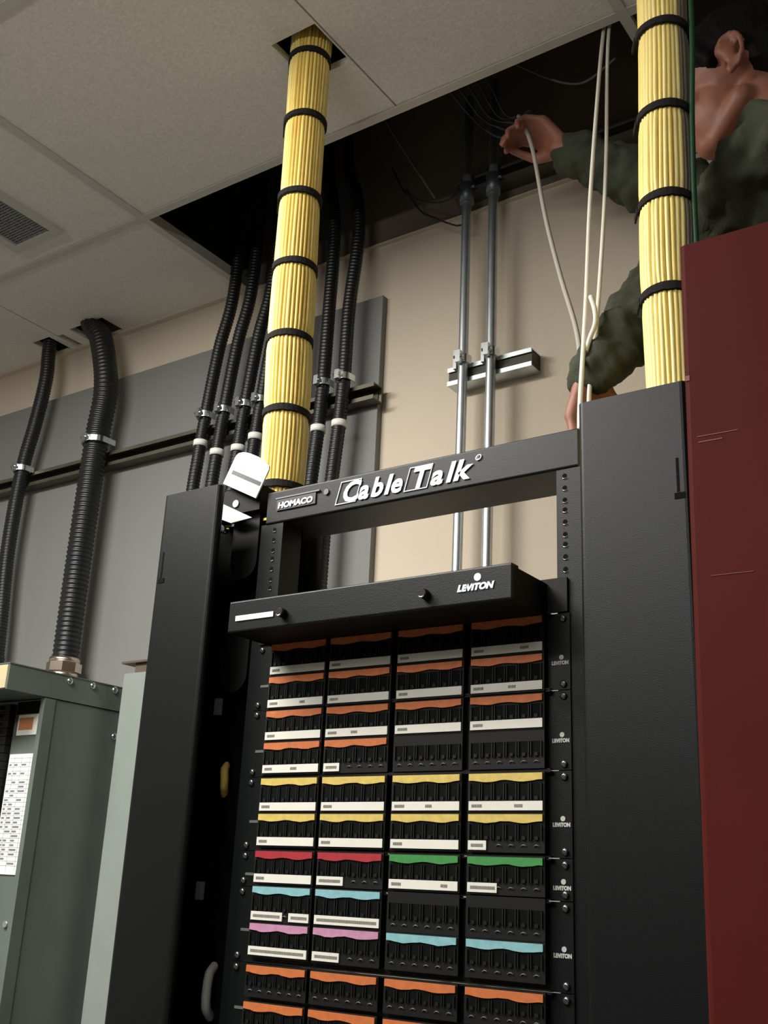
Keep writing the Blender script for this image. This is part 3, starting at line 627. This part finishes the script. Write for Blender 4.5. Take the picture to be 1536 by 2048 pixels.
HC = Vector((-.393, 1.492, 1.275))                     # middle of the head, face turned to -X and tipped down
TR = Matrix.Rotation(math.radians(-14), 3, 'Y')        # tips the face down
def H(x, y, z): return HC + TR @ Vector((x, y, z))      # x back(+)/front(-), y across, z up
neck = Vector((-.315, 1.50, 1.12)); chest = Vector((-.25, 1.50, .90)); belly = Vector((-.225, 1.50, .66)); pelvis = Vector((-.22, 1.50, .48))
shN = Vector((-.30, 1.335, 1.005)); elN = Vector((-.375, 1.395, .865)); wrN = Vector((-.552, 1.268, .690))
shF = Vector((-.325, 1.655, 1.04)); elF = Vector((-.565, 1.655, 1.235)); wrF = Vector((-.760, 1.615, 1.375))
elN = Vector((-.490, 1.440, .915))
B = MB()
B.ell(H(.012, 0, .03), (.098, .076, .092), TR); B.ell(H(-.035, 0, -.045), (.062, .056, .070), TR); B.ell(H(-.066, 0, -.092), (.026, .026, .020), TR)   # skull, face, chin
B.cap(H(.005, .046, -.075), H(-.055, .018, -.098), .022, .017); B.cap(H(.005, -.046, -.075), H(-.055, -.018, -.098), .022, .017)                     # jaw
B.cap(H(-.092, 0, .01), H(-.116, 0, -.032), .009, .014); B.ell(H(-.098, .0, -.063), (.012, .024, .007), TR); B.ell(H(-.096, .0, -.074), (.012, .020, .007), TR)
B.ell(H(-.084, .030, .018), (.014, .024, .008), TR); B.ell(H(-.084, -.030, .018), (.014, .024, .008), TR)
B.ell(H(-.070, -.040, -.028), (.022, .018, .018), TR); B.ell(H(-.070, .040, -.028), (.022, .018, .018), TR)
for s_ in (-1, 1):                                                                                                       # ears
    n = 14
    pts = [H(.018 + .020 * math.cos(a) + .004 * math.sin(a), s_ * (.078 + .008 * max(0, math.cos(a))), -.006 + .034 * math.sin(a)) for a in [(-.62 + 1.55 * k / n) * math.pi for k in range(n + 1)]]
    B.tube(pts, .0052, 8); B.ell(H(.014, s_ * .076, -.006), (.013, .006, .026), TR); B.ell(H(.008, s_ * .078, -.038), (.009, .006, .011), TR)
B.cap(H(.03, 0, -.05), neck, .052, .058); B.cap(neck, chest, .058, .10)
for y_ in (-.07, 0, .07): B.cap((chest.x, 1.5 + y_, chest.z + .05), (belly.x, 1.5 + y_ * .8, belly.z), .105, .10); B.cap((belly.x, 1.5 + y_ * .8, belly.z), (pelvis.x, 1.5 + y_, pelvis.z), .10, .105)
B.cap(neck - Vector((-.01, 0, .04)), shN, .05, .055); B.cap(neck - Vector((-.01, 0, .04)), shF, .05, .055)
B.cap(shN, elN, .048, .038); B.cap(elN, wrN, .037, .026); B.cap(shF, elF, .048, .038); B.cap(elF, wrF, .037, .026)
# hands: palm, four fingers, thumb
def hand(mb, wrist, d, nrm, side, curl, scale=1.0, thumb_out=.5):
    d = d.normalized(); nrm = (nrm - d * nrm.dot(d)).normalized(); lat = d.cross(nrm) * side
    pc_ = wrist + d * .048 * scale
    for t in (-.024, -.008, .008, .024): mb.cap(wrist + lat * t * .7 + d * .012, wrist + d * .085 * scale + lat * t * 1.15, .0135, .0110)
    for i, L in enumerate((.040, .046, .043, .034)):
        t = (-.029, -.0105, .0085, .027)[i]; p = wrist + d * .086 * scale + lat * t; a = 0; r_ = .0086
        for j, f in enumerate((1.0, .72, .55)):
            a += curl[i] * (.8, 1.0, .8)[j]; dd = d * math.cos(a) + nrm * math.sin(a); q = p + dd * L * f; mb.cap(p, q, r_, r_ * .9); p = q; r_ *= .92
    p = wrist + lat * -.022 + d * .022; dd = (d * .7 - lat * thumb_out + nrm * .45).normalized(); q = p + dd * .042; mb.cap(p, q, .0125, .0105); dd = (d * .85 + lat * .1 + nrm * .6).normalized(); q2 = q + dd * .032; mb.cap(q, q2, .0100, .0088); mb.cap(q2, q2 + (d * .7 + nrm * .6 + lat * .2).normalized() * .022, .0088, .0075)
hand(B, wrN, Vector((-.18, .03, -.95)), Vector((.5, -.25, -.1)), 1, (.32, .35, .4, .5), .86)
hand(B, wrF, Vector((-.60, -.05, .75)), Vector((-.6, -.5, -.2)), 1, (.9, .9, .95, 1.0), .84)
# legs down to the ladder
hipL = Vector((-.20, 1.42, .44)); hipR = Vector((-.20, 1.58, .44)); stepz = -.42
for hp, ky in ((hipL, 1.43), (hipR, 1.58)):
    kn = Vector((-.22, ky, .04)); an = Vector((-.17, ky, stepz + .07)); B.cap(hp, kn, .082, .055); B.cap(kn, an, .054, .036)
    B.cap((an.x + .02, ky, stepz + .035), (an.x - .14, ky, stepz + .03), .034, .026)
PE = empty('person', (-.22, 1.5, stepz)); tag(PE, 'person with short black hair in an olive green shirt reaching over the rack', 'person')
remesh('body', B, SKIN, PE, .0052, 3, .5)
# hair: cap over the skull leaving face and ears free
Hh = MB(); Hh.ell(H(.018, 0, .044), (.102, .081, .090), TR); Hh.ell(H(.062, 0, .0), (.056, .070, .075), TR); Hh.ell(H(.070, 0, -.035), (.038, .052, .05), TR)
Hh.cap(H(-.030, -.069, .045), H(-.016, -.0745, .000), .014, .009); Hh.cap(H(-.030, .069, .045), H(-.016, .0745, .000), .014, .009); Hh.ell(H(-.045, 0, .070), (.055, .066, .042), TR); Hh.ell(H(-.03, 0, .055), (.062, .078, .045), TR)
remesh('hair', Hh, HAIR, PE, .006, 3, .5, disp=.006, dscale=.012)
Sh = MB()
for y_ in (-.075, 0, .075): Sh.cap((chest.x, 1.5 + y_, chest.z + .055), (belly.x, 1.5 + y_ * .9, belly.z), .118, .118); Sh.cap((belly.x, 1.5 + y_ * .9, belly.z), (pelvis.x, 1.5 + y_, pelvis.z + .03), .118, .122)
Sh.cap(neck + Vector((.035, 0, -.035)), shN, .060, .070); Sh.cap(neck + Vector((.035, 0, -.035)), shF, .060, .070); Sh.cap(neck + Vector((.055, 0, .0)), chest, .060, .125)
Sh.cap(neck + Vector((.06, -.05, -.005)), neck + Vector((.06, .05, -.005)), .045, .045)
Sh.cap(shN, elN, .070, .054); Sh.cap(elN, wrN.lerp(elN, .10), .057, .039); Sh.cap(wrN.lerp(elN, .18), wrN.lerp(elN, -.02), .038, .036); Sh.cap(shF, elF, .072, .058); Sh.cap(elF, wrF.lerp(elF, .12), .058, .043)
remesh('shirt', Sh, SHIRT, PE, .008, 5, .5, disp=.034, dscale=.04)
Tr = MB()
for y_ in (-.07, .07): Tr.cap((pelvis.x, 1.5 + y_, pelvis.z + .06), (pelvis.x, 1.5 + y_, pelvis.z - .02), .112, .115)
for hp, ky in ((hipL, 1.43), (hipR, 1.58)): kn = Vector((-.22, ky, .04)); an = Vector((-.17, ky, stepz + .12)); Tr.cap(hp, kn, .095, .070); Tr.cap(kn, an, .070, .055)
remesh('trousers', Tr, TROU, PE, .010, 4, .5, disp=.012)
for ky in (1.43, 1.58):
    Bt = MB(); Bt.cap((-.165, ky, stepz + .10), (-.165, ky, stepz + .05), .05, .05); Bt.cap((-.14, ky, stepz + .042), (-.32, ky, stepz + .038), .042, .034); Bt.box(-.19, -.10, ky - .035, ky + .035, stepz + .001, stepz + .02); Bt.box(-.34, -.12, ky - .036, ky + .036, stepz + .001, stepz + .014)
    remesh('boot', Bt, LEATH, PE, .008, 2, .4)
# the ladder that carries the person, behind the red cabinet
LD = empty('step_ladder', (-.2, 1.5, FZ)); tag(LD, 'aluminium step ladder behind the red cabinet that the person stands on', 'ladder')
for y_ in (1.33, 1.67):
    build('rail', MB().tube([(-.02, y_, FZ + .001), (-.10, y_, stepz - .02)], .016, 4), ALU, LD); build('rail', MB().tube([(-.46, y_, FZ + .001), (-.30, y_, stepz - .02)], .016, 4), ALU, LD)
build('step', MB().box(-.36, -.06, 1.32, 1.68, stepz - .03, stepz), ALU, LD)
for k in range(1, 4): z = FZ + (stepz - FZ) * k / 4; x = -.02 + (-.08) * k / 4; build('step', MB().box(x - .05, x + .03, 1.33, 1.67, z - .012, z + .012), ALU, LD)
